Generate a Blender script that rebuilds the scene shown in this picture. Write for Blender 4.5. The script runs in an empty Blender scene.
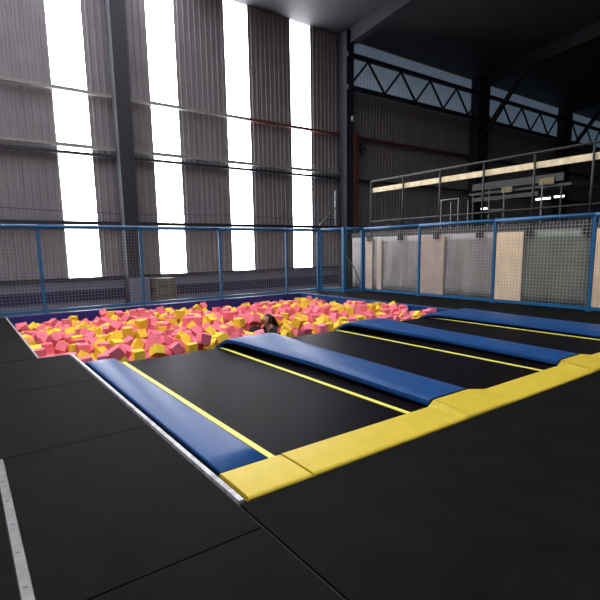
# Indoor trampoline hall with foam pit
PANE = 14.0
ROOF_GLOW = 8.0
WORLD = 0.08
CZ = -0.1
EXPO = -0.15
NUMS = [
2579,7697,40,15,54,76,-34,1925,7664,110,11,27,70,-65,2897,7643,50,67,-67,-22,-22,3423,7648,154,41,44,57,-56,
2254,7652,10,50,51,49,50,1381,9335,16,76,41,-27,43,2446,8872,224,47,49,-52,-52,1340,9786,120,29,88,29,23,
3166,7643,14,0,-71,71,0,2454,8305,71,42,59,63,29,4540,8415,232,86,2,1,-51,2894,9512,245,66,23,-68,22,
2687,8889,124,7,13,-88,-44,1642,8765,22,4,-70,-3,-71,2594,7868,134,64,15,42,-63,5595,7827,189,6,23,-95,-20,
1183,9575,15,50,49,50,51,2481,9861,186,35,-84,38,16,2799,7960,122,82,35,-37,-27,4958,8499,242,5,68,67,-28,
6112,7691,16,1,-74,-67,-1,4723,9241,264,69,1,1,-72,3917,9066,251,63,32,-64,30,4025,10249,278,2,-71,1,70,
1008,9180,10,54,46,53,-45,3687,8619,107,48,-25,-78,32,2235,8151,-35,1,61,-73,-31,5466,7644,-9,44,-43,56,56,
3233,8069,54,65,-24,-22,-69,3824,7708,76,18,90,-32,23,1857,8425,-34,40,-73,5,-55,3754,9168,252,68,22,67,-20,
5672,7666,14,2,-7,-62,-78,3852,8336,99,9,22,-38,-89,1178,10151,129,64,35,-66,-15,1726,7680,9,42,57,43,-56,
5188,7653,-7,62,-59,-33,-40,1551,8944,21,54,47,53,-46,2185,8617,44,3,7,-99,-11,1953,8649,25,58,58,39,41,
1907,9926,88,10,37,32,87,1657,9819,62,33,40,-58,62,2656,11706,134,79,30,18,50,1556,8529,-65,22,38,-21,-87,
1684,9313,28,1,-83,55,-1,1467,7766,1,71,5,-7,-70,2400,8670,47,72,18,-8,-67,6370,7759,17,40,-59,-37,-60,
3514,7643,-53,97,0,-25,0,6769,8808,60,54,57,43,44,4350,9304,174,57,82,4,7,1211,13448,105,2,-22,-10,97,
3285,9440,75,10,62,77,-8,1974,8901,29,11,36,-79,49,1832,13225,115,17,32,1,-93,1207,9967,55,77,21,28,-54,
7731,9612,68,1,4,-100,-1,3201,11547,174,87,27,-41,5,2419,10254,75,48,58,39,53,9255,9387,29,72,1,1,69,
5305,7858,59,85,-12,-43,-28,1713,10248,108,36,73,52,-25,4268,8401,54,12,3,-78,-61,6278,9332,81,26,66,-28,64,
2178,10182,59,60,49,37,-52,3755,10087,115,38,10,69,60,3257,8347,88,28,32,-36,-83,1774,10952,116,40,82,-39,-16,
3345,7840,17,69,3,22,-69,9597,8038,-67,13,92,-6,36,8009,9133,-25,18,27,86,-39,2770,7856,-42,75,-25,-57,24,
4035,8838,95,19,-50,16,-83,2345,9204,105,80,46,-22,32,2089,9332,47,65,61,33,30,9103,9564,35,69,-19,-67,-19,
8293,9225,50,13,15,69,70,3361,12905,172,76,-65,0,4,3518,9823,90,44,-62,33,56,3179,13818,183,38,-91,-5,-12,
1908,9149,22,73,13,64,19,5171,8624,212,41,57,67,-25,6394,11452,95,69,-11,71,9,3455,10939,237,56,-49,61,28,
4377,12551,214,40,40,-71,-41,1881,11634,215,61,0,-3,-79,7064,8085,30,57,43,-58,40,2725,8189,136,28,87,-40,7,
3287,8984,61,6,64,-77,6,7298,10227,93,30,2,-59,-75,2207,9074,28,90,-18,-38,10,5877,8769,2,38,26,-34,82,
4494,8372,44,59,-56,42,-41,9612,7747,14,61,55,34,46,1811,11944,118,32,25,31,86,7847,7981,22,8,-70,-6,-70,
3736,8877,157,54,3,-52,66,3889,12699,202,68,-72,10,-12,7506,8924,-20,35,-26,90,-3,2393,13818,115,0,92,39,1,
3028,12033,125,84,41,-3,-35,3675,12693,200,72,68,-10,-9,7964,10789,97,90,23,22,31,3022,9655,250,68,-22,66,22,
6989,10130,71,1,-22,-1,-97,9823,9067,-5,48,-4,43,76,2189,11409,93,12,79,46,38,4605,7685,55,20,-48,85,-7,
1726,9640,31,48,47,52,54,5999,13856,35,62,34,35,62,6725,8496,-8,80,4,-37,48,7129,8859,-9,25,-21,-91,25,
1420,12723,82,45,-53,1,72,1003,10303,-11,69,-21,15,68,6196,7890,24,2,2,69,72,6120,12708,31,70,-19,68,12,
7648,9148,61,58,-41,-56,-43,8821,8451,25,71,-4,-70,-5,3307,13453,155,2,-8,67,-74,4889,8739,22,36,21,-44,79,
1484,12464,46,8,78,-40,-48,1153,13696,92,64,-32,-69,12,4988,8791,201,2,60,-61,52,6694,7874,-51,51,-68,-52,10,
7497,8028,25,0,4,-100,-2,4412,9111,104,44,-69,50,-29,6406,10589,102,69,69,-16,-17,2006,7645,-75,91,1,42,0,
5960,9113,76,0,-10,-99,-2,6593,9025,28,59,52,61,10,2038,11078,88,11,-39,63,66,6206,9976,57,67,26,-28,63,
6200,13823,85,26,-56,-66,-44,6817,11684,44,72,17,-46,49,2841,10004,156,5,17,-36,-91,4111,8644,83,65,-33,-40,-56,
4987,11406,121,62,18,69,-33,3768,7985,26,4,-44,90,1,8890,7862,-31,37,90,5,22,1958,9657,48,34,47,-59,-56,
4271,7981,27,23,10,-78,-57,7443,9894,-38,79,6,-30,-53,8329,10810,88,31,-82,34,-34,8312,7660,-28,42,4,-90,9,
8707,7646,-82,8,-69,71,-8,7227,7941,23,92,2,-1,40,7027,10884,93,46,-47,53,-53,9803,9410,2,42,47,70,-34,
1823,8981,-80,10,63,-62,-46,1338,8254,13,10,-8,-71,69,9801,8751,13,0,95,-30,-1,1369,13011,86,93,24,-24,15,
1022,10805,21,69,-31,15,63,3420,10346,106,41,-86,-26,-18,6268,8907,51,78,32,-6,-53,4055,7751,36,27,29,89,-21,
4772,13046,99,15,-74,61,22,6764,10038,56,61,13,26,74,7439,11682,97,63,44,50,-40,7514,11092,83,68,22,-66,22,
3613,7842,-5,15,-87,-47,-9,2211,8404,-22,52,54,-17,-64,5461,9994,42,65,34,3,68,8770,9521,-20,33,-59,-67,-31,
9992,9858,11,49,-50,50,52,3541,9428,33,17,63,-21,-73,6151,8159,-54,79,-16,45,37,9758,10320,19,47,51,49,-52,
7682,9837,0,23,20,64,-71,8327,9678,35,9,-46,81,-35,9954,9218,54,10,24,-39,89,3290,8587,60,72,69,-13,1,
6457,10267,99,67,68,21,20,9687,8554,-65,81,-24,52,14,1503,11852,41,73,48,40,-29,1634,11408,16,2,33,89,31,
1902,9450,11,40,76,40,-31,9476,9354,-52,22,-69,-55,42,1612,10019,35,46,-54,54,46,3018,9226,31,76,-15,36,51,
3269,9892,57,46,-68,-28,-50,5587,11194,106,19,68,-18,68,4125,12192,87,41,-23,-69,-55,5477,10416,110,99,2,-1,13,
1274,12374,-21,43,39,58,57,3476,8548,60,63,-1,-77,-9,2017,11830,131,76,-20,34,52,7283,8721,-99,19,-78,-56,-20,
4489,8638,79,8,-99,-8,0,6899,10408,50,15,22,-28,92,8065,7645,11,51,-50,-49,-50,3931,8094,33,67,25,67,-20,
1879,10782,40,47,-1,-1,88,9943,7873,8,35,61,36,-61,4296,8669,55,47,-53,45,55,3493,10034,84,67,9,-73,12,
4448,7831,20,21,-67,18,68,8280,8562,-30,34,69,-32,-55,8640,10181,53,48,51,50,-52,3792,10895,100,46,34,-49,65,
4272,9562,125,42,-8,-38,-82,995,9569,11,49,50,-51,50,2333,9459,45,31,-63,-30,-65,8344,9442,52,84,1,1,54,
9506,8916,-60,29,-57,-75,20,3854,11950,168,29,-60,-66,34,995,9383,10,0,-70,0,-71,9347,12620,0,68,-71,12,-9,
3414,8793,66,18,75,10,-63,8447,7859,15,100,1,0,-9,6731,7648,13,0,1,-100,-2,2979,8087,68,8,-33,74,-58,
2597,8045,28,7,20,-40,89,6184,13711,-77,28,72,63,-8,2546,7936,-116,88,-30,26,27,4195,11799,73,82,10,-37,43,
7878,7659,12,50,51,-51,49,7846,10488,-38,40,17,47,77,8431,8273,-11,71,19,66,14,9039,10109,52,26,89,3,-38,
5636,8803,82,45,-63,56,-30,9437,8587,-117,50,-70,36,37,9329,11167,-17,1,-7,-38,92,4734,10267,101,69,-68,18,-19,
8521,12490,19,0,54,84,-2,8776,12343,20,2,80,-60,0,2596,9144,150,75,4,54,38,3546,8963,47,51,-14,-74,42,
4314,7660,13,47,-53,-45,-55,3048,9648,64,69,70,12,13,1380,10837,37,54,-2,31,-78,4038,10843,99,68,-15,69,17,
4658,9011,55,74,-41,-1,-53,3015,7851,12,93,-20,-30,5,5838,11488,97,41,-57,-43,-56,7969,9519,39,75,16,21,-60,
8041,9901,66,40,1,0,92,10007,13297,29,0,0,36,93,7204,11912,81,63,-6,-77,3,7767,10964,62,9,-33,-17,-92,
8510,8679,-21,29,-1,-81,51,4816,9598,88,46,-12,-52,-71,4699,8597,169,25,1,89,-38,8165,7875,24,34,-63,41,57,
7986,13488,-21,3,100,-9,0,1266,8770,-74,48,42,-70,-32,3932,9953,-7,81,-24,41,-35,4743,12615,42,10,-69,67,-25,
9092,8057,-35,87,-14,46,-12,6913,9722,-36,12,64,-72,25,7339,9289,-33,1,-83,-43,35,9668,8212,-91,12,26,7,95,
1662,13373,44,39,-29,42,-77,4707,11456,86,21,24,-34,88,1737,8488,-174,82,15,-51,-22,6335,11172,-1,51,-64,13,-55,
8131,10391,-2,32,-26,91,-6,2661,9460,152,37,10,-91,17,2992,13691,-13,58,-49,-3,65,9524,13001,-11,2,-1,-70,72,
3581,12952,138,30,11,43,-84,1241,9551,-169,53,-54,-47,45,5511,13185,-7,47,-78,23,35,2991,8893,62,48,8,-6,87,
4046,8260,21,47,37,80,-9,4177,12672,113,78,-42,-43,18,4752,9278,80,67,-22,66,24,7093,12774,22,26,66,-22,67,
3436,11913,95,41,-20,74,50,8549,10892,28,24,50,-81,21,3647,10671,83,14,12,-67,72,5085,10832,66,29,93,-18,16,
3409,9187,22,34,11,-47,81,4707,11740,163,14,-41,71,55,8716,9280,-90,6,21,-83,51,7052,11455,35,23,-20,-91,-27,
1461,9764,-48,8,-50,77,-38,2324,11896,86,45,55,14,69,6994,11873,70,50,-49,53,47,8929,9800,3,43,11,-88,20,
1873,7882,13,70,-5,-71,-7,2346,11072,-3,87,10,40,26,3510,8039,36,88,6,7,-47,2459,7686,-155,28,-56,55,-55,
8505,9050,-118,20,-30,-33,87,8235,12537,22,1,84,55,-2,8066,10593,-32,16,87,23,40,8668,9745,17,15,40,-56,71,
2260,7897,-121,75,6,47,47,2347,10645,29,28,-94,-21,2,2812,8437,123,57,64,-17,-49,3248,13703,33,83,-38,-21,-34,
4405,8900,35,2,61,74,30,6995,13265,-122,50,-50,-70,7,7213,13189,-87,48,76,-44,-6,6880,9051,-15,51,39,76,8,
1463,10240,50,86,-15,-34,35,9975,8871,12,16,-16,-69,69,4542,10693,101,40,-59,39,58,5119,8740,43,40,86,6,32,
7965,8717,-74,38,39,-82,-19,4087,10152,92,41,-59,39,58,6630,12955,-20,2,35,91,23,2452,12144,22,19,-59,-63,46,
2679,12417,16,10,-98,-3,14,5044,11135,45,21,-46,12,86,5237,11343,51,6,47,4,88,6727,10711,61,5,1,-90,42,
7592,11523,34,37,13,-92,7,7434,13086,-23,66,-61,39,19,9168,11520,3,36,50,-19,76,1029,11314,12,60,35,-62,37,
2525,10727,71,33,36,55,69,2645,8501,-7,2,62,-76,-20,7193,9883,-68,65,32,37,-58,9090,11904,33,58,-37,64,33,
4545,10461,86,8,26,17,-95,8185,13404,-17,69,-72,3,-3,1704,13108,-26,17,-19,80,54,2186,11668,71,88,-42,-4,-20,
4117,11115,93,10,21,-28,-93,3066,7989,-134,38,-58,40,-60,8101,8519,-95,13,-4,90,-41,3165,11921,51,60,29,72,-19,
4322,12048,77,90,13,-25,-34,5682,9856,75,10,34,42,-83,6106,10778,-17,86,26,-43,-4,6949,8421,-73,54,-37,-76,-6,
7973,11158,51,33,3,-87,36,2733,10354,80,26,46,80,-28,4046,10360,93,49,-52,48,51,6455,12813,0,38,-11,-65,65,
9440,10385,28,1,-92,-39,-6,9608,12779,-18,64,-6,-22,-73,3420,8252,11,48,-45,6,-75,5799,11982,-72,5,94,-15,31,
6553,8821,-124,90,2,0,44,1500,9545,-97,59,50,-13,-62,9427,12165,23,58,-70,-19,37,5535,8606,-96,7,-9,57,-81,
2576,11917,-35,1,57,-63,53,2922,11840,37,26,-87,-26,-34,2327,12828,21,0,-19,49,85,9978,12535,-65,11,-17,-82,-54,
5868,7812,-77,36,-39,6,85,1193,10523,97,11,99,2,8,5351,8808,-54,47,73,-48,11,9759,10544,19,66,30,-63,29,
2779,11153,58,96,-22,9,13,4699,10013,97,61,61,35,36,1258,12575,-30,54,-44,-58,-42,1656,10885,-18,21,-27,-87,36,
9972,13622,-28,98,-1,0,-21,1217,11022,45,31,93,-13,-14,2650,13672,-6,42,-71,43,36,8075,8944,-139,54,-46,-52,-47,
6416,8258,-48,22,-77,46,-38,8126,11562,6,10,-48,-47,-73,9007,8579,25,30,-63,30,65,9307,11788,-20,19,-64,43,-60,
9577,9790,9,8,76,-61,21,2612,8302,-42,47,19,86,3,1039,11834,-5,2,100,9,1,4063,11364,61,5,-33,-87,35,
9977,11071,-9,81,-6,-59,0,5620,7907,10,36,37,-44,-73,8342,12336,-29,6,-93,-20,-32,8476,10459,19,30,-79,-14,51,
3127,13009,16,8,47,-85,24,6682,10291,-85,76,3,-1,-65,997,10534,-15,65,28,-31,63,1189,9356,-171,1,-72,70,-1,
4578,8183,-37,42,78,-21,41,8309,8904,-116,60,53,-26,-54,6738,8917,-122,31,63,33,-63,4626,10906,102,2,-71,2,70,
5082,13714,36,86,37,-34,-12,7027,10609,73,19,-83,-51,13,9524,13199,-17,3,-4,70,-72,9774,13718,-20,66,18,68,-27,
1006,8667,-54,4,6,86,-50,1339,13270,-57,62,-33,-65,-30,1746,8751,-163,67,21,-68,20,7751,10725,-44,27,78,-55,-13,
9310,10151,-21,90,34,7,26,2439,8961,39,0,-88,-48,-1,4419,13855,42,67,-24,22,-66,4966,9965,63,65,49,-52,25,
4951,10257,-24,29,88,27,26,5644,8196,-80,11,-57,-62,53,3835,10589,44,56,-81,14,10,6865,11540,-95,57,-34,75,-2,
6120,8934,-81,94,6,-29,14,7854,12493,29,69,16,-68,19,1459,11175,16,30,-78,-18,52,5602,8386,-127,20,3,-20,-96,
7645,10051,-23,70,-54,-42,-22,8345,8062,-8,14,-9,69,70,8256,9959,21,23,-18,29,-91,9191,13793,-78,70,-22,14,-67,
2351,11426,-49,44,65,-61,10,2882,9493,58,48,51,-50,51,3634,12121,47,71,3,70,-7,2920,10717,75,79,39,-24,-41,
3248,11212,78,3,1,70,71,5047,9722,85,18,26,-64,-70,1185,13101,-64,3,34,68,65,6568,12690,-93,42,-3,81,-40,
9273,9310,-158,11,69,12,-71,3714,11305,87,56,-55,44,-45,6393,11708,-68,63,60,36,-35,6618,11444,-93,77,-1,2,63,
7602,12482,33,66,23,66,-27,7746,13766,-37,57,-42,59,39,9916,12798,-19,75,-32,58,-5,1600,8277,-170,33,-33,-63,62,
3662,11510,144,96,20,14,13,8266,9136,-138,1,-41,-91,-1,6016,8603,-40,49,-45,7,75,5933,12410,-113,27,-12,85,-43,
2514,10038,52,16,12,12,-97,3592,11101,91,49,54,50,48,9429,7828,-176,71,-70,0,1,4872,11667,55,23,-79,48,-30,
6968,9934,-98,6,7,70,71,3904,9685,17,1,18,94,29,5434,8015,30,34,35,-60,-63,8694,12580,13,0,59,81,-2,
2821,10903,62,19,91,12,-35,1009,12315,-25,14,69,1,71,3103,11555,11,32,-27,57,71,4433,10948,100,49,-50,-51,51,
6152,10327,-6,58,68,-2,-45,7392,13670,-166,44,-83,19,29,8534,13713,-45,50,-74,4,-45,8585,9952,-4,55,11,47,68,
8771,13110,-38,23,-82,-38,-36,1213,12867,-60,71,39,-51,29,8509,7661,-156,76,-61,-17,-14,5582,11576,-92,55,52,-48,-45,
9969,11274,-125,6,-92,-3,39,9950,12200,-156,96,3,24,-16,1030,12512,-36,33,-66,-53,42,1400,12009,-17,48,-71,32,41,
2624,9745,57,68,-59,19,-39,8328,10227,16,31,-36,62,63,10005,8644,-177,71,0,-70,0,9955,10217,-66,83,-56,1,1,
1781,12487,-16,55,44,-32,64,2060,9878,-23,39,-84,-35,-16,2132,10854,-9,46,-65,-55,26,3142,7747,-172,71,5,71,-3,
9484,8129,-229,66,63,33,-24,9260,7977,-173,34,-34,63,-62,6096,7937,-190,31,36,-88,-5,7057,13009,-178,6,6,73,68,
9049,9502,-150,42,58,-42,56,3671,12468,9,58,39,9,71,3707,11922,57,61,28,35,65,2014,11485,17,51,54,2,67,
2478,9601,50,31,30,63,65,2377,10477,-64,69,-47,11,54,3723,9125,65,18,68,-21,68,6049,13442,-169,4,2,-43,-90,
2188,9638,-15,6,-72,45,-53,3842,10321,75,52,-58,-49,-39,3322,7680,-174,3,71,-5,71,2770,11594,8,40,7,91,-8,
3894,12676,17,25,-28,-64,68,6009,8371,73,33,-25,-74,54,5746,8034,137,77,42,47,-7,1020,8314,10,70,-1,-71,-1,
1705,8112,-171,33,-33,-63,62,6269,8537,-129,58,-57,-41,42,993,11030,14,71,0,-71,0,9093,7800,-175,63,64,32,32,
1453,11610,-10,43,48,71,28,2433,12365,33,64,-28,70,-12,3458,12542,91,12,-41,-6,90,3781,12899,37,16,45,-77,-43,
4631,13819,0,33,12,-88,33,2979,8199,-193,24,31,-26,-88,998,9794,-28,2,0,28,96,2090,9021,-107,38,8,73,-55,
3087,8523,-12,21,3,91,36,4426,12294,48,68,-73,2,-3,5843,8078,-16,35,32,-82,32,7083,8571,-138,31,-64,-28,-65,
7477,8703,-137,1,-99,12,1,7519,10567,-50,29,57,-65,41,8081,8081,-77,30,-38,-71,-51,8296,10617,-19,2,-16,38,-91,
2951,12641,10,3,-84,-33,42,6484,11050,-107,50,34,-34,72,6959,10618,-102,8,-97,6,22,7928,9368,-110,4,-65,-58,-49,
8960,10323,-52,14,-23,22,93,1530,9353,-200,90,8,-42,-13,2981,13423,-44,43,-56,46,53,6347,8718,-127,41,-58,-38,-59,
8943,13850,-112,64,-69,22,24,9179,9979,-77,55,14,59,57,1227,11257,18,9,-71,9,69,4247,10482,109,72,4,69,-12,
4435,11590,4,2,24,51,82,5872,8421,-111,18,-70,9,-68,6898,9249,-91,19,-65,66,33,6947,10819,-91,73,0,1,68,
7394,10109,-93,8,18,-61,-77,1038,12965,-47,87,1,6,49,1022,13555,-76,1,65,-76,2,1416,10017,24,0,-2,-71,71,
1591,12286,-46,33,66,-2,-67,3974,11830,-8,17,-92,7,-33,4893,11912,76,4,96,28,7,5540,11322,-83,53,-47,-54,-45,
5606,10650,75,39,75,-36,40,7272,10319,-91,37,-49,67,-42,1203,9170,-164,72,-2,2,-70,2791,12993,-20,21,-68,25,66,
7062,12820,-167,56,44,-53,47,1599,12648,-25,36,62,32,-62,2716,9027,-22,10,-78,44,-44,2374,11746,-40,14,71,-38,-57,
4604,9831,93,41,57,42,-57,5329,12837,-24,39,-22,78,44,5718,10268,-23,18,8,-33,-93,5797,13819,-65,81,32,46,-18,
6124,9581,-11,57,4,-51,64,6522,10868,-51,26,96,9,2,7449,11901,6,58,37,-64,-32,7644,9401,-132,5,-15,71,69,
9983,13853,-32,50,50,-49,51,2206,13222,61,57,18,-46,65,3814,11631,72,38,-50,39,67,4264,10694,98,11,-70,11,69,
1363,9744,-227,40,-19,-90,-3,5168,10662,-71,29,-88,11,35,6047,7681,-171,62,34,-63,33,5822,11747,-101,4,0,2,100,
7173,13391,-202,43,-1,3,90,7552,10294,-104,64,-62,-32,33,8436,9273,-147,61,-67,13,-40,1280,9991,-167,70,71,-8,-5,
2801,13290,-38,61,-65,30,-33,3289,12713,1,61,-32,43,-59,3881,9017,63,23,-67,20,67,4066,9192,-14,77,35,-19,50,
5520,9645,72,25,-89,-37,3,5725,8617,-125,69,-7,71,6,5764,12866,-129,44,62,13,-64,6399,11482,-93,64,-29,66,27,
6690,9740,-98,68,69,-16,-17,7393,12772,-94,47,-64,-60,-12,8116,9301,-78,8,72,-47,-50,9463,10031,-104,44,87,13,19,
3930,8554,27,65,39,-65,-9,4479,11190,94,17,-24,21,-93,7495,8484,-144,43,45,54,56,7830,8774,-202,37,-45,-79,20,
8118,10889,1,5,-53,-54,-65,2439,8158,-127,87,-43,11,-21,3666,8195,33,71,-5,70,8,3728,8493,-33,83,-44,-5,33,
4716,8708,-65,59,-55,7,59,4943,9411,85,68,-21,67,23,5323,11145,-100,49,-39,-73,-28,5386,10897,-61,47,0,-33,-82,
7081,13836,-112,57,-69,32,32,8412,12714,-51,53,46,14,-70,2020,8220,-32,8,96,3,-26,3359,11489,24,51,-36,19,-76,
3588,10883,71,73,-10,67,-10,3916,11150,28,8,83,5,-55,4766,8815,139,13,40,21,88,2734,7671,-175,13,-70,11,70,
6703,10510,-88,68,-16,69,17,6692,12518,-147,28,-65,-31,-63,7485,9126,-125,70,-68,-17,17,8342,10985,-58,53,58,62,-1,
3498,8077,-159,16,-15,70,-68,4643,12813,17,4,100,8,0,5753,9191,79,63,65,30,31,6291,10890,-83,68,-68,-18,19,
6463,13658,-238,27,28,13,-91,7901,9669,-120,55,55,-43,-45,7617,10917,-50,55,-63,-2,54,8491,11156,-15,90,-32,-25,16,
8333,13021,-63,79,-28,-39,37,9035,8240,-164,53,52,48,47,9094,9032,-156,35,34,-61,-62,9286,13150,-92,43,13,43,-78,
9149,13368,-108,39,-77,-49,-13,9188,10961,-81,2,-44,-26,-86,10007,9471,-54,0,0,-88,-48,9927,10844,-43,22,-67,-65,-28,
1201,10488,-87,6,5,62,-78,2445,13240,-61,26,36,-49,75,3217,9170,-102,83,12,-39,-38,4162,13789,-3,68,14,29,66,
6126,12692,-154,58,-61,35,-41,7168,10146,-99,70,9,71,-8,7169,9540,-109,2,-70,0,71,7797,10258,-76,24,-37,89,11,
9455,12391,-181,5,-3,-70,72,9497,12583,-193,65,-2,-76,-6,9788,8542,-227,1,-53,-1,-85,994,12031,-13,72,69,0,0,
1010,12728,-42,70,-8,-71,-5,2149,13820,-13,77,23,45,39,3721,7643,-149,79,0,-61,0,4852,8160,-109,50,40,36,68,
4865,9129,76,68,-66,-24,23,4983,10607,2,11,35,-31,88,6136,11062,-83,0,-79,-61,0,7884,8450,-102,23,-37,19,-88,
7808,11562,-8,6,84,37,39,8894,8041,-169,52,48,-53,47,8731,10741,-12,31,78,48,26,9227,10411,-64,40,-91,8,-9,
1653,12874,-37,61,-35,-40,59,3004,12221,15,47,-76,-39,-20,3859,7864,-165,0,2,100,2,4275,10219,95,57,42,57,-41,
4693,12377,-45,74,-17,61,-21,5280,8646,-122,59,3,42,-69,6361,12586,-107,29,50,79,19,7993,7659,-175,100,1,0,4,
8227,9268,-320,54,45,56,-45,8275,9469,-318,70,-4,71,5,8474,9617,-320,44,-56,-42,-55,9050,11920,-159,58,39,58,-42,
1695,9666,-156,65,-64,28,-30,1397,10216,-202,42,-84,32,8,2596,11584,-97,22,61,-72,-23,2382,8403,-127,49,-64,51,-28,
2945,7646,-176,51,-49,51,-49,3252,7968,-164,1,-70,72,1,3763,9912,-90,27,10,85,-45,3881,8136,-155,69,16,69,-13,
4232,8353,-123,4,-14,61,-78,5039,7710,-171,5,5,69,72,5203,13085,1,1,70,4,71,4899,13821,-46,61,62,38,32,
5212,8013,-156,69,72,2,2,5563,8842,-89,36,59,60,40,5422,13404,-95,71,-1,-59,-39,5479,9795,-57,50,68,-19,-49,
5763,11375,-84,1,75,66,-1,5696,12381,-125,41,47,77,14,5747,9227,-106,2,-99,13,0,6105,8395,-135,1,-91,-41,1,
5979,8771,-196,41,73,55,10,5898,9873,-89,39,-59,38,60,6299,10167,-86,70,64,-20,-26,6311,10564,-83,11,-12,70,-70,
6214,13136,-185,22,20,70,65,6221,13611,-230,6,17,-86,-47,5958,13854,-225,71,3,-5,-71,6252,7772,-168,64,-61,-34,33,
6416,8966,-118,29,-64,27,65,6527,9615,-228,30,34,-36,-82,6393,9883,-92,41,57,43,-57,6233,11675,-172,52,67,50,-16,
6437,7666,-173,1,-62,79,1,6909,10177,-98,80,-28,-51,-16,6504,10617,-85,61,-37,-60,-37,6629,7666,-173,43,56,45,-55,
6996,11899,-117,6,-5,-69,72,7089,9076,-121,11,12,69,70,7052,11658,-107,0,54,84,-2,7245,11916,-102,17,61,-10,77,
6904,12467,-145,54,-45,57,42,6898,13829,-228,77,-12,61,-14,7281,7969,-162,29,-29,66,-63,7271,11631,-71,65,-48,51,-30,
7067,12630,-156,53,-55,-44,47,7469,8078,-159,69,-13,69,16,7011,8836,-159,34,-78,46,-25,7308,8960,-150,35,-88,-23,-21,
7409,9449,-108,25,-79,-32,46,7344,9709,-159,48,-36,12,79,7273,12944,-175,37,36,62,59,7587,9856,-200,42,69,58,-4,
7723,8499,-193,17,-89,-17,38,7896,10969,-73,65,-67,22,27,8040,11349,-117,1,2,71,70,7932,13506,-209,52,-1,2,85,
8305,9467,-132,36,-34,-62,62,8214,12303,-164,19,35,26,88,8435,9819,-99,6,92,32,-22,8577,12431,-165,67,20,67,-23,
8846,12090,-158,31,-34,63,-63,8712,12610,-174,1,4,-100,2,8723,13812,-222,51,-49,-53,-47,8918,7648,-177,2,0,1,-100,
9057,8460,-164,48,52,49,-52,8802,9067,-150,1,-69,-73,0,8776,11641,-150,63,26,-44,-58,9273,11999,-111,18,26,31,-90,
9242,7684,-177,94,1,0,-33,9255,8913,-161,58,-38,59,40,9256,9519,-156,1,70,1,-72,9306,9707,-138,71,-8,9,-69,
9280,12601,-183,4,69,2,-72,9579,8382,-219,76,33,28,-48,9627,8742,-170,59,-60,39,-38,9363,9124,-162,0,88,-48,-1,
9331,10599,-115,57,-29,-20,-74,9588,11206,-213,5,-53,60,60,9440,12796,-190,49,51,47,-53,9501,12989,-197,69,-71,9,-8,
9755,8929,-172,1,-85,-53,1,9744,9464,-168,80,-50,-22,26,9736,11061,-167,64,-33,-62,-32,9753,13855,-219,1,71,-71,1,
10007,8403,-147,59,39,39,-59,9951,9387,-254,73,43,-25,47,9826,11424,-222,33,-67,-62,24,996,13852,-88,2,69,2,72,
1212,12046,-114,9,51,15,84,1400,9145,-164,2,-6,-71,-70,1426,10619,-19,32,9,91,24,1242,13805,-76,15,-10,-55,81,
1738,11840,-30,79,27,-27,-49,1891,8267,-187,36,79,-14,48,1743,10386,-22,41,89,-21,-4,1863,11644,28,23,24,-69,-65,
1992,13236,-45,58,42,54,-43,2154,8812,-145,26,68,-31,62,2063,10596,-40,9,95,9,29,2334,12507,-56,95,-28,4,11,
2532,9346,18,52,-14,-51,-67,2392,9800,-30,34,-6,-81,-47,2437,13832,-71,0,58,81,0,2881,8696,39,63,73,-22,-9,
2928,9066,-72,45,85,5,-29,2746,10114,-3,29,14,-37,87,2908,10451,53,44,88,18,5,3300,13248,-2,12,60,77,16,
3259,9628,-5,81,56,7,16,3358,10945,22,34,-22,67,62,3183,13463,-37,47,-63,39,-48,3664,9692,-38,42,-34,-77,35,
3542,11844,-88,43,84,30,14,3659,12737,10,61,-37,62,32,3763,10167,-100,68,68,20,21,4033,11586,-11,11,67,27,68,
3917,12315,40,13,-12,67,-72,4240,9980,92,19,20,-68,-68,4307,11870,-60,7,-79,-48,-38,4334,9367,-1,15,-70,-10,70,
4480,10263,21,21,10,-96,-16,4463,12079,-78,95,-11,-28,-4,4413,12521,30,58,-79,1,-22,4686,13492,-60,54,65,49,21,
4816,13652,-45,1,-50,86,-9,4573,9606,49,28,32,-88,-23,4815,10463,14,38,-82,-41,8,4894,10890,-42,74,31,41,-44,
4779,11158,43,3,40,45,80,4914,12912,4,69,-43,53,-24,5137,13553,-104,24,-27,-41,-83,5044,9254,45,93,8,-18,30,
5125,9502,-12,79,24,45,-35,5222,12669,-21,88,-25,-39,-11,5197,13293,-14,0,16,-99,4,5279,13854,-52,2,100,0,0,
5322,10203,3,80,39,-36,-28,5554,11041,-80,63,33,62,-33,5257,11593,-32,16,10,41,-89,5338,12558,-116,33,27,-13,89,
5500,12935,-137,66,-56,-46,-18,5676,13653,-103,31,-84,-42,-18,5704,9454,37,46,-15,-68,54,5845,12173,-123,21,-1,3,98,
5513,12411,-58,76,36,7,54,5707,12618,-151,55,-59,-41,44,5765,13240,-121,52,23,-2,-82,5865,9565,14,64,61,-40,-25,
6040,10141,-52,14,46,54,69,5816,10632,-102,22,16,-34,-90,5736,11131,-74,28,-80,38,38,5909,13035,-157,13,88,-42,-14,
5906,10388,-75,44,57,-14,-68,6071,10598,-108,23,-95,-3,-20,5856,10971,-34,37,80,4,-47,6087,11515,-92,39,40,-76,34,
6078,11843,-106,1,56,83,-2,6036,12073,-118,93,-2,1,36,5929,12661,-178,69,34,-63,-12,6049,12885,-178,65,-54,42,-33,
6346,13330,-198,51,47,53,49,6284,11945,-159,29,-28,21,-89,6333,12803,-204,58,-77,1,-27,6518,8545,-146,89,14,6,42,
6399,9200,-103,6,85,1,-52,6606,9958,-93,37,39,59,60,6589,11713,-37,15,-81,-30,48,6309,12329,-134,1,39,92,-3,
6370,13005,-176,1,20,98,-3,6835,8194,-155,44,27,-9,-85,6721,9452,-105,39,-58,38,60,6871,11284,-54,45,-76,-13,44,
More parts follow.
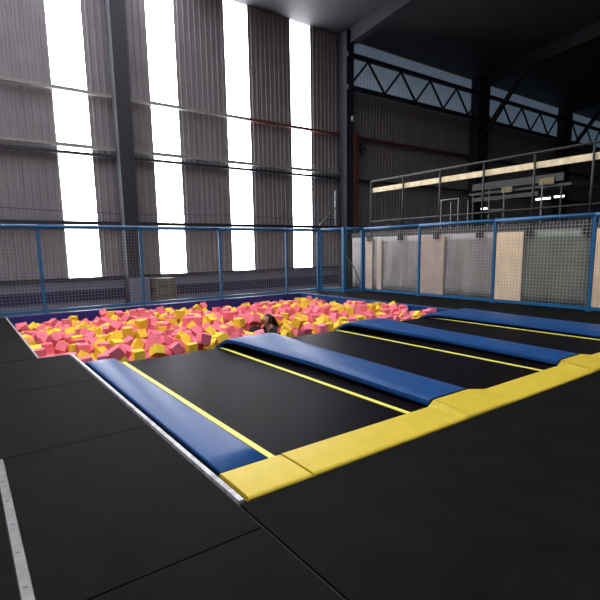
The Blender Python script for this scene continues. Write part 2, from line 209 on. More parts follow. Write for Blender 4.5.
6795,11935,-17,64,-19,72,-16,6636,12144,-154,79,-43,11,43,6551,12387,-138,28,-31,62,-66,6553,13438,-205,4,100,4,0,
6669,13851,-233,71,-2,-2,-71,7107,12412,-75,62,51,22,-56,7295,11010,-48,15,39,-13,90,7062,11228,-36,44,-22,58,-65,
7257,12123,-5,7,-20,-51,-84,7489,12276,17,5,18,-76,62,7253,8402,-150,88,14,18,-42,7636,9629,-115,1,-66,-75,0,
7328,10730,-40,39,72,50,-28,7686,8030,-162,48,-51,47,54,7627,8946,-174,59,72,-16,33,7724,12666,-19,48,35,-78,21,
7842,8228,-156,49,-51,-47,-53,7678,11784,0,74,53,-25,33,7723,12944,-102,27,87,-21,-35,7948,7844,-169,0,3,-100,-2,
8096,8289,-159,50,63,59,-6,7971,11643,-91,39,-3,-87,-32,8090,12750,-58,31,19,-89,-27,8126,11142,-118,63,-1,1,-78,
8502,12229,-146,27,83,-19,46,8027,13832,-183,17,-34,66,65,8655,11937,-172,38,78,-48,15,8891,10625,-139,57,58,42,41,
8970,11639,-46,94,-3,28,22,8433,13265,-137,22,-20,-32,90,8730,13427,-134,40,-20,4,89,8994,9222,-152,38,-1,1,-92,
8920,10038,-119,76,-18,57,26,9027,10887,-147,46,-74,23,43,9032,11165,-144,70,-71,6,-4,9139,11373,-160,67,32,48,46,
9024,12207,-187,7,-95,23,22,8886,12591,10,12,10,-71,-69,8990,13645,-142,30,-22,-75,-55,9634,7831,-169,1,-100,0,-9,
9298,8509,-225,24,-94,-17,-19,9173,8697,-114,46,-73,-17,-48,8982,8860,-157,41,57,43,-57,9352,11558,-148,74,-62,-11,-25,
9259,12303,-174,5,-7,70,-71,9718,9189,-170,62,31,64,-32,9382,11339,-156,45,-56,-44,-54,9608,12307,-21,8,-44,11,89,
9462,13459,-169,39,47,-76,22,9783,7643,-132,94,0,34,0,9423,10994,-156,71,-71,-2,4,9590,11496,-131,36,-4,71,-60,
9571,11717,-168,66,-67,-22,25,9722,11842,-175,92,0,2,38,9725,10824,-51,4,-1,39,-92,9858,11614,-175,54,47,-52,47,
9968,11789,-181,75,0,2,67,9732,12242,-147,56,-68,-21,-41,1371,8958,-169,49,-48,51,-52,1204,11513,-67,59,-5,-39,71,
1315,13567,-72,65,62,-32,-30,1785,12156,19,74,-26,-5,-62,1620,13801,-88,78,-39,7,49,1707,11182,-25,22,78,-38,-44,
1961,10334,-27,37,66,-63,17,2734,12201,12,7,92,7,38,2064,13570,-63,64,-67,26,-28,2540,11405,-90,53,5,84,-6,
2658,12753,-66,51,-26,-76,31,2613,13442,-47,14,34,-14,-92,2479,13644,-90,65,73,2,21,2854,13645,-140,87,-32,-36,8,
3188,10176,75,64,0,-1,77,3132,10370,110,62,-46,48,-42,3320,10736,81,100,0,-1,8,3211,12358,10,33,-64,-13,-68,
2985,13148,-43,17,-28,-26,91,3593,11582,-39,40,-34,19,83,3474,13848,119,3,100,-1,0,4089,9794,116,14,-21,-43,-86,
4042,10600,-60,18,58,36,-71,4421,13380,26,68,-62,-22,-32,4575,13006,3,46,-50,-50,53,4541,13646,-49,83,23,-22,45,
4697,12038,-6,25,-36,86,26,5047,8991,103,7,41,85,-33,5155,10403,-56,25,7,-80,54]
import bpy, bmesh, math, random
from mathutils import Vector, Matrix, Quaternion
random.seed(11)
SC = bpy.context.scene
COL = SC.collection
PI = math.pi

# ------------------------------------------------------------------ materials
def mat(name, col, rough=0.6, metal=0.0, spec=0.5, noise=0.0, nscale=8.0, bump=0.0, bscale=40.0, emit=None, estr=0.0, sheen=0.0, col2=None, coat=0.0):
    m = bpy.data.materials.new(name); m.use_nodes = True
    nt = m.node_tree; b = nt.nodes['Principled BSDF']
    b.inputs['Base Color'].default_value = (*col, 1); b.inputs['Roughness'].default_value = rough
    b.inputs['Metallic'].default_value = metal; b.inputs['Specular IOR Level'].default_value = spec
    b.inputs['Coat Weight'].default_value = coat
    if sheen: b.inputs['Sheen Weight'].default_value = sheen
    if emit: b.inputs['Emission Color'].default_value = (*emit, 1); b.inputs['Emission Strength'].default_value = estr
    tc = nt.nodes.new('ShaderNodeTexCoord')
    if noise or col2:
        n = nt.nodes.new('ShaderNodeTexNoise'); n.inputs['Scale'].default_value = nscale; n.inputs['Detail'].default_value = 6
        r = nt.nodes.new('ShaderNodeValToRGB'); r.color_ramp.elements[0].position = .3; r.color_ramp.elements[1].position = .7
        c2 = col2 or tuple(min(1, c*(1+noise)) for c in col)
        c1 = tuple(c*(1-noise) for c in col)
        r.color_ramp.elements[0].color = (*c1, 1); r.color_ramp.elements[1].color = (*c2, 1)
        nt.links.new(tc.outputs['Object'], n.inputs['Vector']); nt.links.new(n.outputs['Fac'], r.inputs['Fac']); nt.links.new(r.outputs['Color'], b.inputs['Base Color'])
    if bump:
        n = nt.nodes.new('ShaderNodeTexNoise'); n.inputs['Scale'].default_value = bscale; n.inputs['Detail'].default_value = 4
        bp = nt.nodes.new('ShaderNodeBump'); bp.inputs['Strength'].default_value = bump; bp.inputs['Distance'].default_value = .02
        nt.links.new(tc.outputs['Object'], n.inputs['Vector']); nt.links.new(n.outputs['Fac'], bp.inputs['Height']); nt.links.new(bp.outputs['Normal'], b.inputs['Normal'])
    return m

M = dict(
    rubber=mat('black_rubber', (.0050,.0050,.0046), .72, noise=.25, nscale=3, bump=.35, bscale=90, spec=.032),
    slab=mat('platform_dark', (.012,.012,.012), .9),
    bed=mat('bed_fabric', (.0040,.0030,.0045), .46, noise=.15, nscale=2.5, bump=.10, bscale=200, spec=.016),
    blue=mat('blue_vinyl', (.005,.048,.165), .44, noise=.10, nscale=5, bump=.10, bscale=5, spec=.18),
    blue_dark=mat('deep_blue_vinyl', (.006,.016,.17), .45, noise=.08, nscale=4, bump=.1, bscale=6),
    yellow=mat('yellow_vinyl', (.52,.385,.035), .5, noise=.06, nscale=6, bump=.10, bscale=9, spec=.2),
    line=mat('yellow_webbing', (.72,.66,.10), .6),
    post=mat('blue_powdercoat', (.009,.10,.24), .4, noise=.08, nscale=5),
    net=mat('pale_net_cord', (.42,.42,.43), .8),
    white_tape=mat('white_tape', (.36,.35,.37), .45, noise=.5, nscale=14),
    metal=mat('dull_metal', (.16,.16,.155), .5, metal=.4, noise=.2, nscale=12),
    clad=mat('grey_cladding', (.175,.155,.165), .62, metal=.0, noise=.14, nscale=1.3),
    plinth=mat('plinth_render', (.12,.12,.165), .9, noise=.1, nscale=2),
    band=mat('plinth_band', (.012,.014,.05), .9, noise=.1, nscale=2),
    ground=mat('hall_floor', (.16,.16,.17), .8, noise=.15, nscale=1),
    steel=mat('dark_steel', (.010,.011,.018), .6, noise=.15, nscale=3),
    rust=mat('red_oxide_steel', (.10,.022,.018), .65, noise=.2, nscale=4),
    pale_steel=mat('pale_girt', (.20,.19,.18), .6, noise=.15, nscale=3),
    roof=mat('roof_sheet', (.035,.035,.04), .7, noise=.15, nscale=1),
    sheet=mat('plastic_sheet', (.25,.23,.205), .38, noise=.22, nscale=1.6, bump=.5, bscale=3),
    sheet2=mat('plastic_sheet_green', (.135,.155,.115), .38, noise=.22, nscale=1.6, bump=.5, bscale=3),
    board=mat('cream_sun_patch', (.90,.68,.43), .6, noise=.10, nscale=3),  # cream and tan colours imitate sunlight falling on the sheets
    sun_patch2=mat('tan_sun_patch', (.50,.38,.30), .6, noise=.12, nscale=3),
    beam=mat('pale_timber', (.78,.66,.40), .6, noise=.2, nscale=5),
    deck=mat('mezzanine_deck', (.03,.03,.032), .8),
    rail=mat('dark_rail', (.02,.022,.022), .6),
    grey=mat('grey_panel', (.045,.045,.042), .7, noise=.1, nscale=2),
    whitemetal=mat('white_metal', (.13,.13,.13), .5),
    sign=mat('yellow_sign', (.20,.16,.06), .6),
    crate=mat('weathered_wood', (.09,.075,.06), .8, noise=.2, nscale=6),
    skin=mat('skin', (.42,.22,.15), .55, noise=.05, nscale=6),
    hair=mat('dark_hair', (.012,.008,.008), .45, bump=.5, bscale=60),
    cloth=mat('black_cloth', (.012,.012,.016), .85),
    eye=mat('eye_white', (.7,.7,.68), .3), iris=mat('iris', (.02,.012,.01), .2), lip=mat('lip', (.35,.09,.09), .5),
    tube=mat('tube_light', (1,1,1), .5, emit=(1,1,1), estr=6),
)
def foam(name, col, col2):
    m = mat(name, col, .85, noise=.12, nscale=5, bump=.25, bscale=70, spec=.2)
    return m
M['pink'] = foam('pink_foam', (.84,.19,.245), None)
M['yfoam'] = foam('yellow_foam', (.84,.56,.05), None)

def emitter(name, col, strength, diffuse=None):
    m = bpy.data.materials.new(name); m.use_nodes = True
    b = m.node_tree.nodes['Principled BSDF']
    b.inputs['Base Color'].default_value = (.8,.8,.8,1); b.inputs['Roughness'].default_value = .5
    b.inputs['Emission Color'].default_value = (*col, 1); b.inputs['Emission Strength'].default_value = strength
    return m
M['pane'] = emitter('daylit_translucent_sheet', (.93,.94,1.0), PANE)
M['added_skypane'] = emitter('added_roof_glow', (.93,.95,1.0), ROOF_GLOW)
M['clere'] = emitter('dim_clerestory_sheet', (.19,.30,.42), .20)

# ------------------------------------------------------------------ mesh helpers
def bx(bm, x0, x1, y0, y1, z0, z1, mi=0):
    vs = [bm.verts.new(p) for p in ((x0,y0,z0),(x1,y0,z0),(x1,y1,z0),(x0,y1,z0),(x0,y0,z1),(x1,y0,z1),(x1,y1,z1),(x0,y1,z1))]
    for f in ((3,2,1,0),(4,5,6,7),(0,1,5,4),(1,2,6,5),(2,3,7,6),(3,0,4,7)):
        bm.faces.new([vs[i] for i in f]).material_index = mi
def box(*a):
    bm = bmesh.new(); bx(bm, *a); return bm
def tube(bm, pts, r, n=10, cap=True):
    pts = [Vector(p) for p in pts]; rings = []
    rs = r if isinstance(r, (list, tuple)) else [r]*len(pts)
    t0 = (pts[1]-pts[0]).normalized(); up = Vector((0,0,1)) if abs(t0.z) < .9 else Vector((1,0,0))
    for i, p in enumerate(pts):
        t = (pts[min(i+1, len(pts)-1)]-pts[max(i-1, 0)]).normalized()
        a = t.cross(up).normalized(); b = a.cross(t)
        rings.append([bm.verts.new(p+(a*math.cos(2*PI*k/n)+b*math.sin(2*PI*k/n))*rs[i]) for k in range(n)])
    for i in range(len(rings)-1):
        for k in range(n): bm.faces.new((rings[i][k], rings[i][(k+1)%n], rings[i+1][(k+1)%n], rings[i+1][k]))
    if cap: bm.faces.new(rings[0][::-1]); bm.faces.new(rings[-1])
def beam(bm, p, q, w, h):
    """rectangular bar from p to q, w sideways, h in the up direction"""
    p, q = Vector(p), Vector(q); t = (q-p).normalized(); up = Vector((0,0,1)) if abs(t.z) < .95 else Vector((0,1,0))
    a = t.cross(up).normalized()*w/2; b = a.cross(t).normalized()*h/2
    v = [bm.verts.new(x) for x in (p-a-b, p+a-b, p+a+b, p-a+b, q-a-b, q+a-b, q+a+b, q-a+b)]
    for f in ((0,1,2,3),(7,6,5,4),(0,4,5,1),(1,5,6,2),(2,6,7,3),(3,7,4,0)): bm.faces.new([v[i] for i in f])
def obj(name, bm, m, parent=None, smooth=False, bevel=0, loc=None):
    bmesh.ops.recalc_face_normals(bm, faces=bm.faces)
    me = bpy.data.meshes.new(name); bm.to_mesh(me); bm.free()
    for mm in (m if isinstance(m, (list, tuple)) else [m]): me.materials.append(mm)
    if smooth:
        for p in me.polygons: p.use_smooth = True
    o = bpy.data.objects.new(name, me); COL.objects.link(o)
    if bevel:
        md = o.modifiers.new('bevel', 'BEVEL'); md.width = bevel; md.segments = 3; md.limit_method = 'ANGLE'
        for p in me.polygons: p.use_smooth = True
        md.harden_normals = True
    if parent: o.parent = parent
    if loc: o.location = loc
    return o
def thing(name, label, cat, loc=(0,0,0), rz=0, group=None):
    o = bpy.data.objects.new(name, None); COL.objects.link(o); o.location = loc; o.rotation_euler = (0,0,rz); o.empty_display_size = .1
    o['label'] = label; o['category'] = cat
    if group: o['group'] = group
    return o
def tag(o, label, cat, group=None, kind=None):
    o['label'] = label; o['category'] = cat
    if group: o['group'] = group
    if kind: o['kind'] = kind
    return o
def struct(name, bm, m, **k):
    o = obj(name, bm, m, **k); o['kind'] = 'structure'; return o

# ------------------------------------------------------------------ the hall shell
GZ = -1.2                                   # hall ground level, the play platform is z = 0
struct('floor', box(-14, 50, -8, 21, GZ-.2, GZ), M['ground'])
bm = bmesh.new()
bx(bm, -6, .87, -6, 14.6, GZ, -.012)        # left deck
bx(bm, .87, 1.30, -6, 8.10, GZ, -.012)
bx(bm, 1.30, 13.0, -6, 2.90, GZ, -.05)      # front deck
bx(bm, 9.97, 13.0, 2.90, 7.20, GZ, -.012)
bx(bm, 10.25, 13.0, 7.20, 14.6, GZ, -.012)
bx(bm, 1.30, 9.97, 2.90, 7.20, GZ, -.30)    # recess under the beds
bx(bm, .87, 10.25, 14.12, 14.6, GZ, -.012)
struct('floor_platform', bm, M['slab'])
struct('floor_pit', box(.87, 10.25, 7.20, 14.12, GZ, -.62), M['slab'])

WINS = [(3.47,4.66), (7.10,8.26), (10.58,11.76), (14.12,15.32)]
WY = 20.0
def clad(bm, x0, x1, z0, z1, y, pitch=.25, d=.035):
    """trapezoidal steel cladding with vertical ribs, one skin"""
    xs = []; x = x0
    while x < x1-1e-4:
        for f, dd in ((0,0),(.55,0),(.65,1),(.90,1)):
            xx = x+f*pitch
            if xx < x1: xs.append((xx, y-dd*d))
        x += pitch
    xs.append((x1, y))
    lo = [bm.verts.new((a,b,z0)) for a, b in xs]; hi = [bm.verts.new((a,b,z1)) for a, b in xs]
    for i in range(len(xs)-1): bm.faces.new((lo[i],lo[i+1],hi[i+1],hi[i]))
bm = bmesh.new(); x = -14.0
for a, b in WINS + [(50, 50)]:
    clad(bm, x, a, .62, 9.95 if a > 20 else 12.6, WY); x = b
clad(bm, WINS[-1][1], 18, 9.95, 12.6, WY)
bx(bm, -14, 50, WY+.05, WY+.08, 0, .62)
struct('wall_back', bm, M['clad'])
for i, (a, b) in enumerate(WINS):
    w = obj('window_%d' % (i+1), box(a-.03, b+.03, WY+.03, WY+.05, .62, 12.5), M['pane']); w['kind'] = 'structure'
struct('wall_plinth', box(-14, 50, WY-.10, WY+.05, GZ, .60), M['plinth'])
struct('trim_1', box(-14, 50, WY-.125, WY-.10, -.30, .14), M['band'])
bm = box(-14, 50, WY-.22, WY-.04, .57, .64); struct('trim_2', bm, M['steel'])
bm = bmesh.new(); clad(bm, 18, 50, 9.95, 12.4, WY+.02); struct('trim_3', bm, M['clere'])
struct('wall_right', box(49.8, 50, -8, 20, GZ, 12.6), M['clad'])
struct('wall_front', box(-14, 50, -8.2, -8, GZ, 15), M['clad'])
# roof: sheeting rising towards the camera side, with added glowing sheets between to light the hall
def rz(y): return 12.5+(WY-y)*.10
bm = bmesh.new(); x = -14.0
ROOF_GLOW_X = [(-10.5,-9.0), (-7.5,-6.0), (-4.0,-2.5), (-.5,1.0), (3.2,4.7), (7.0,8.2)]
def roofq(bm, x0, x1, dz=0, t=.06):
    v = [bm.verts.new((xx, yy, rz(yy)+dz+zz)) for xx in (x0, x1) for yy in (-8.2, WY+.1) for zz in (0, t)]
    for f in ((0,2,6,4),(1,5,7,3),(0,1,3,2),(4,6,7,5),(0,4,5,1),(2,3,7,6)): bm.faces.new([v[i] for i in f])
for a, b in ROOF_GLOW_X + [(50.2, 50.2)]:
    roofq(bm, x, a); x = b
struct('ceiling', bm, M['roof'])
for i, (a, b) in enumerate(ROOF_GLOW_X):
    bm = bmesh.new(); roofq(bm, a, b, .01, .03); o = obj('window_%d' % (i+5), bm, M['added_skypane']); o['kind'] = 'structure'  # glowing sheets added to brighten the foam and left wall

# columns
def column(x, label, m='steel', w=.55, pedestal=False, box_side=None):
    t = thing('steel_column', label, 'column', (x, WY-.55, GZ))
    bm = bmesh.new(); h = 12.4-GZ
    bx(bm, -w/2, w/2, -.30, -.27, 0, h); bx(bm, -w/2, w/2, .27, .30, 0, h); bx(bm, -.02, .02, -.27, .27, 0, h)
    bx(bm, -w/2, -w/2+.02, -.27, .27, 0, h)
    obj('shaft', bm, M['steel'], t)
    obj('base_plate', box(-w/2-.1, w/2+.1, -.4, .4, 0, .04), M['steel'], t)
    if pedestal: obj('pedestal', box(-w/2+.02, w/2+.25, -.42, .22, .04, 1.75), M['plinth'], t)
    if box_side:
        bm = box(w/2, w/2+.26, -.36, -.1, 0, 8.75); obj('side_post', bm, M['rust'], t)['label'] = 'red oxide side post'
    return t
column(5.74, 'dark steel column on a pale plinth between the two leftmost bright wall strips', pedestal=True)
column(17.25, 'dark steel column with red post beside it, right of the rightmost bright strip', box_side=True, w=.50)
column(29.0, 'dark steel column in shadow behind the yellow-beamed railing', w=1.2)
column(40.5, 'dark steel column at far right under the roof truss', w=1.2)

# girts on the back wall
def girt(name, segs, z, label, h, y0=WY-.24, d=.14, lip=None):
    t = thing(name, label, 'wall rail', (0, y0, z))
    for a, b, m in segs:
        bm = bmesh.new(); bx(bm, a, b, -d/2, d/2-.02, -h/2, h/2); bx(bm, a, b, -d/2-.04, -d/2, -h/2, -h/2+.03)
        obj('rail_length', bm, M[m], t)
    return t
girt('wall_girt', [(-14,11.4,'pale_steel'), (11.42,31,'rust'), (31.02,49.7,'steel')], 7.52, 'upper steel girt across the back wall, reddish towards the corner', .13)
girt('wall_girt', [(-14,17.0,'pale_steel')], 5.55, 'pale steel girt, upper of the close pair across the middle of the back wall', .13)
girt('wall_girt', [(-14,17.0,'steel'), (17.75,49.7,'steel')], 5.28, 'dark steel girt just beneath the pale middle girt on the back wall', .11)
girt('wall_girt', [(-14,17.0,'steel'), (17.75,49.7,'steel')], 2.72, 'lowest dark girt on the back wall just above the blue top rail', .14)
bm = bmesh.new(); pts = [(-14+i*1.55, WY-.35, 3.12-.05*math.sin(i*1.1)+(.0 if i % 2 else .03)) for i in range(21)]
tube(bm, pts, .014, 6)
tag(obj('sagging_cable', bm, M['steel'], smooth=True), 'thin dark cable strung across the bright strips above the lowest girt', 'cable')

# lattice roof girder along the eaves
t = thing('roof_truss', 'dark lattice truss with zigzag web in front of blue clerestory at upper right', 'truss', (0, WY-.9, 9.72))
bm = bmesh.new(); beam(bm, (17.0,0,0), (49.7,0,0), .18, .20); obj('bottom_chord', bm, M['steel'], t)
bm = bmesh.new(); beam(bm, (17.0,0,1.55), (49.7,0,1.55), .18, .20); obj('top_chord', bm, M['steel'], t)
bm = bmesh.new(); x = 17.2; k = 0
while x < 49:
    beam(bm, (x,0,.1 if k % 2 == 0 else 1.45), (x+1.25,0,1.45 if k % 2 == 0 else .1), .09, .09); x += 1.25; k += 1
obj('web_members', bm, M['steel'], t)
for x0 in (17.4, 29.0, 40.5):
    t = thing('roof_rafter', 'dark sloping roof rafter meeting the top of a steel column', 'rafter', (x0, 0, 0), group='rafters under the roof sheets')
    bm = bmesh.new(); v = []
    for xx in (-.2, .2):
        for yy in (-7.9, WY-.9):
            for zz in (rz(yy)-.75, rz(yy)-.03): v.append(bm.verts.new((xx, yy, zz)))
    for f in ((0,2,6,4),(1,5,7,3),(0,1,3,2),(4,6,7,5),(0,4,5,1),(2,3,7,6)): bm.faces.new([v[i] for i in f])
    obj('web', bm, M['steel'], t)
    if x0 > 20:
        bm = bmesh.new(); beam(bm, (0, WY-1.1, 9.0), (-.0, WY-4.2, 13.0), .18, .25); obj('knee_brace', bm, M['steel'], t)

# fittings at the second column
t = thing('wall_fan', 'round dark caged fan mounted high beside the red post', 'fan', (18.45, WY-.42, 6.9))
bm = bmesh.new()
for rr in (.32, .22, .12):
    tube(bm, [(rr*math.cos(a*PI/12), -.10, rr*math.sin(a*PI/12)) for a in range(25)], .008, 6, False)
for a in range(12): tube(bm, [(0,-.14,0), (.32*math.cos(a*PI/6), -.10, .32*math.sin(a*PI/6)), (.28*math.cos(a*PI/6), .05, .28*math.sin(a*PI/6))], .006, 5)
obj('cage', bm, M['steel'], t)
bm = bmesh.new(); tube(bm, [(0,.02,0), (0,.20,0)], [.12,.10], 16); beam(bm, (0,.18,0), (0,.40,-.2), .05, .05); obj('motor', bm, M['steel'], t)
for k in range(4):
    bm = bmesh.new(); a = k*PI/2+.3
    d = Vector((math.cos(a),0,math.sin(a))); s = Vector((-math.sin(a),0,math.cos(a)))
    v = [bm.verts.new(p) for p in (d*.06-s*.03+Vector((0,-.03,0)), d*.29-s*.10+Vector((0,-.05,0)), d*.29+s*.10+Vector((0,.0,0)), d*.06+s*.03)]
    f = bm.faces.new(v); r = bmesh.ops.extrude_face_region(bm, geom=[f]); bmesh.ops.translate(bm, verts=[q for q in r['geom'] if isinstance(q, bmesh.types.BMVert)], vec=(0,.008,0))
    obj('blade', bm, M['steel'], t)
t = thing('floodlight', 'small grey floodlight on the dark column above the upper girt', 'lamp', (17.4, WY-.98, 8.2))
obj('housing', box(-.16, .16, -.08, .10, -.12, .12), M['metal'], t, bevel=.02)
obj('lens', box(-.12, .12, -.09, -.08, -.09, .09), M['whitemetal'], t)
bm = bmesh.new(); tube(bm, [(16.67,WY-.30,2.8),(16.67,WY-.30,4.62)], .05, 10)
pp_ = thing('drain_pipe', 'pale vertical pipe with diagonal brace on the wall left of the red post', 'pipe', (16.67, WY-.30, 2.8))
def reparent(o, t):
    for v in o.data.vertices: v.co -= t.location
    o.parent = t
po_ = obj('pipe', bm, M['net'], smooth=True); reparent(po_, pp_)
bm = bmesh.new(); beam(bm, (15.5,WY-.42,2.8), (16.6,WY-.42,3.75), .06, .06)
reparent(obj('brace', bm, M['metal']), pp_)

# pallets behind the back fence
gname = 'pallets stacked behind the back fence'
def pallet(loc, rzv):
    t = thing('wooden_pallet', '', 'pallet', loc, rzv, gname)
    bm = bmesh.new()
    for k in range(6): bx(bm, -.40, .40, -.5+k*.17, -.38+k*.17, .30, .34)
    obj('deck_boards', bm, M['crate'], t)
    bm = bmesh.new()
    for k in (-.5, -.06, .38): bx(bm, -.40, .40, k, k+.12, .04, .30)
    obj('bearers', bm, M['crate'], t)
    bm = bmesh.new()
    for k in (-.4, -.04, .30): bx(bm, k, k+.1, -.5, .5, 0, .04)
    obj('bottom_boards', bm, M['crate'], t)
    return t
for k, lab in enumerate(('weathered wooden pallet at the bottom of the stack behind the fence', 'second wooden pallet from the bottom of the stack behind the fence', 'third wooden pallet from the bottom of the stack behind the fence', 'fourth wooden pallet from the bottom, next to the topmost', 'topmost wooden pallet of the stack behind the back fence')):
    pallet((6.72+.03*(k % 2), 18.9, GZ+k*.345), .03*(k % 3-1))['label'] = lab

# ------------------------------------------------------------------ rubber mats on the deck
def mats(x0, x1, y0, y1, label, z0=-.010):
    bm = box(x0+.004, x1-.004, y0+.004, y1-.004, z0, 0)
    return tag(obj('rubber_mat', bm, M['rubber'], bevel=.004), label, 'floor mat')
mats(-5.9, .855, 10.3, 14.0, 'black rubber mat at far left of the foam pit beneath the fence')
mats(-5.9, .855, 8.12, 10.3, 'black rubber mat left of the near end of the foam pit')
mats(-5.9, 1.29, 6.25, 8.10, 'black rubber mat in front of the pit notch, left of the first blue pad')
mats(-5.9, 1.29, 4.22, 6.25, 'black rubber mat left of the middle of the first blue pad')
mats(.14, 1.29, 2.19, 4.22, 'black rubber mat between the metal strip and the first blue pad')
mats(.14, 1.29, -5.9, 2.19, 'black rubber mat nearest the camera right of the metal strip')
mats(-5.9, .08, 2.19, 4.22, 'black rubber mat left of the metal strip, farther one')
mats(-5.9, .08, -5.9, 2.19, 'black rubber mat left of the metal strip, nearest the camera')
mats(1.30, 12.9, -5.9, 2.495, 'wide black rubber mat in front of the yellow pads', -.045)
mats(9.98, 12.9, 2.52, 7.19, 'black rubber mat right of the last blue lane pad')
mats(10.26, 12.9, 7.20, 14.0, 'black rubber mat between the pit and the right fence')
bm = box(.084, .136, -5.9, 4.21, -.009, .006)
for k in range(1, 30): bx(bm, .10, .12, 4.1-k*.33, 4.12-k*.33, .006, .009)
tag(obj('metal_threshold_strip', bm, M['metal'], bevel=.002), 'scuffed grey metal strip joining the mats at lower left', 'trim strip')
bm = bmesh.new(); bx(bm, 1.308, 1.346, 2.51, 8.05, -.045, .012)
tag(obj('edge_strip', bm, M['white_tape'], bevel=.004), 'scuffed white edge strip along the left side of the first blue pad', 'trim strip')
bm = box(.858, .885, 8.14, 13.9, -.10, .006)
tag(obj('edge_strip', bm, M['white_tape'], bevel=.003), 'pale edge strip along the left rim of the foam pit', 'trim strip')
obj_ = box(.885, 1.298, 8.105, 8.13, -.10, .0); tag(obj('edge_strip', obj_, M['metal']), 'short dark edge strip across the notch at the near left pit corner', 'trim strip')

# ------------------------------------------------------------------ trampolines
def loft(bm, prof, ys, closed=True):
    """prof(y) -> list of (x,z) points; skins them along y"""
    rings = [[bm.verts.new((x, y+dy, z)) for x, z, dy in prof(y)] for y in ys]
    n = len(rings[0])
    for a, b in zip(rings, rings[1:]):
        for k in range(n): bm.faces.new((a[k], a[(k+1)%n], b[(k+1)%n], b[k]))
    bm.faces.new(rings[0][::-1]); bm.faces.new(rings[-1])
def lane(x0, x1, lines, label):
    t = thing('trampoline_lane', label, 'trampoline', ((x0+x1)/2, 5.0, -.30)); ox, oy, oz = t.location
    ys = [2.93+i*.35 for i in range(12)] + [7.02, 7.12, 7.20, 7.27, 7.33, 7.38]
    def zt(y): return -.012 - (0 if y < 7.0 else ((y-7.0)/.38)**2*.30)
    def bp(y):
        return [(x0-ox, zt(y)-oz, -oy), (x1-ox, zt(y)-oz, -oy), (x1-ox, zt(y)-.008-oz, -oy), (x0-ox, zt(y)-.008-oz, -oy)]
    bm = bmesh.new(); loft(bm, bp, ys); obj('jump_bed', bm, M['bed'], t)
    for lx in lines:
        def lp(y, lx=lx):
            w = .028; return [(lx-w-ox, zt(y)+.001-oz, -oy), (lx-w-ox, zt(y)+.008-oz, -oy), (lx+w-ox, zt(y)+.008-oz, -oy), (lx+w-ox, zt(y)+.001-oz, -oy)]
        bm = bmesh.new(); loft(bm, lp, ys); obj('boundary_line', bm, M['line'], t)['label'] = 'yellow boundary line'
    bm = bmesh.new()
    for xx in (x0+.03, x1-.03): beam(bm, (xx-ox, 2.95-oy, .16), (xx-ox, 7.0-oy, .16), .05, .05)
    beam(bm, (x0-ox, 2.95-oy, .16), (x1-ox, 2.95-oy, .16), .05, .05); beam(bm, (x0-ox, 6.95-oy, .16), (x1-ox, 6.95-oy, .16), .05, .05)
    obj('frame', bm, M['steel'], t)
    for xx in (x0+.03, x1-.03):
        for yy in (2.97, 5.0, 6.92): obj('leg', box(xx-ox-.025, xx-ox+.025, yy-oy-.025, yy-oy+.025, 0, .135), M['steel'], t)
    return t
lane(1.81, 3.69, (1.84, 3.43), 'black trampoline bed nearest the left deck, edged by yellow lines')
lane(4.37, 6.32, (4.46, 5.98), 'middle black trampoline bed between two raised blue pads')
lane(7.00, 8.84, (7.09, 8.68), 'farthest black trampoline bed with a yellow line on its right')

def lane_pad(x0, x1, ztop, th, label, ys, low=None, wrap=0):
    t = thing('lane_pad', label, 'safety pad', ((x0+x1)/2, 5.0, 0)); ox, oy, _ = t.location
    def pp(y):
        zt = ztop(y); w = x1-x0; s = .035; l = 0
        ty = max(0, (y-6.7)/.8); l = wrap*max(0, min(1.15, (y-4.6)/2.6))**1.8
        sag = wrap*.35*ty*ty
        return [(x0-l-ox, zt-th-sag, -oy), (x0-l-ox, zt-s*.9-sag, -oy), (x0+s*.25-l-ox, zt-s*.35-sag*.95, -oy), (x0+s-l*.9-ox, zt-sag*.8, -oy), (x0+w*.3-l*.4-ox, zt+.004-sag*.2, -oy), (x0+w*.7-ox, zt+.004, -oy), (x1-s-ox, zt, -oy), (x1-s*.25-ox, zt-s*.35, -oy), (x1-ox, zt-s*.9, -oy), (x1-ox, zt-th, -oy), (x0+w*.5-ox, zt-th, -oy)]
    bm = bmesh.new(); loft(bm, pp, ys)
    o = obj('padded_cover', bm, M['blue'], t, smooth=True); o.data.set_sharp_from_angle(angle=.45)
    # black under-frame carrying the pad
    bm = bmesh.new()
    n = 14
    for yy in [2.96+i*.32 for i in range(13)]:
        zz = ztop(yy)-th-.004
        bx(bm, x0+.07-ox, x1-.07-ox, yy-oy, yy+.31-oy, -.295, zz)
    obj('under_frame', bm, M['slab'], t)
    bm = bmesh.new()
    def sp(y):
        zt = ztop(y)+.0095; return [(ox-ox+.0-.004+.5*(x1-x0)-.07, zt-.008, -oy), (.5*(x1-x0)-.07-.004, zt-.004, -oy), (.5*(x1-x0)-.07+.004, zt-.004, -oy), (.5*(x1-x0)-.07+.004, zt-.008, -oy)]
    return t
YS = [2.94+i*.26 for i in range(14)] + [6.45+i*.05 for i in range(20)]
def hump(y):
    b = .080 + .045*min(1, max(0, (y-2.9)/2.6)) + .045*max(0, min(1, (y-5.6)/1.0))
    if y > 6.75: b -= ((y-6.75)/.65)**2*.42
    return b
def low1(y): return .012 - (0 if y < 7.3 else ((y-7.3)/.35)**2*.35)
lane_pad(3.70, 4.35, hump, .065, 'raised blue pad between the first and second black beds, end curved into pit', YS, wrap=.34)
lane_pad(6.34, 6.98, hump, .065, 'raised blue pad between the second and third black beds', YS, wrap=.34)
def hump3(y): return hump(y)*.62
lane_pad(8.86, 9.96, hump3, .05, 'far blue pad between the third black bed and the right mat', YS, wrap=.36)
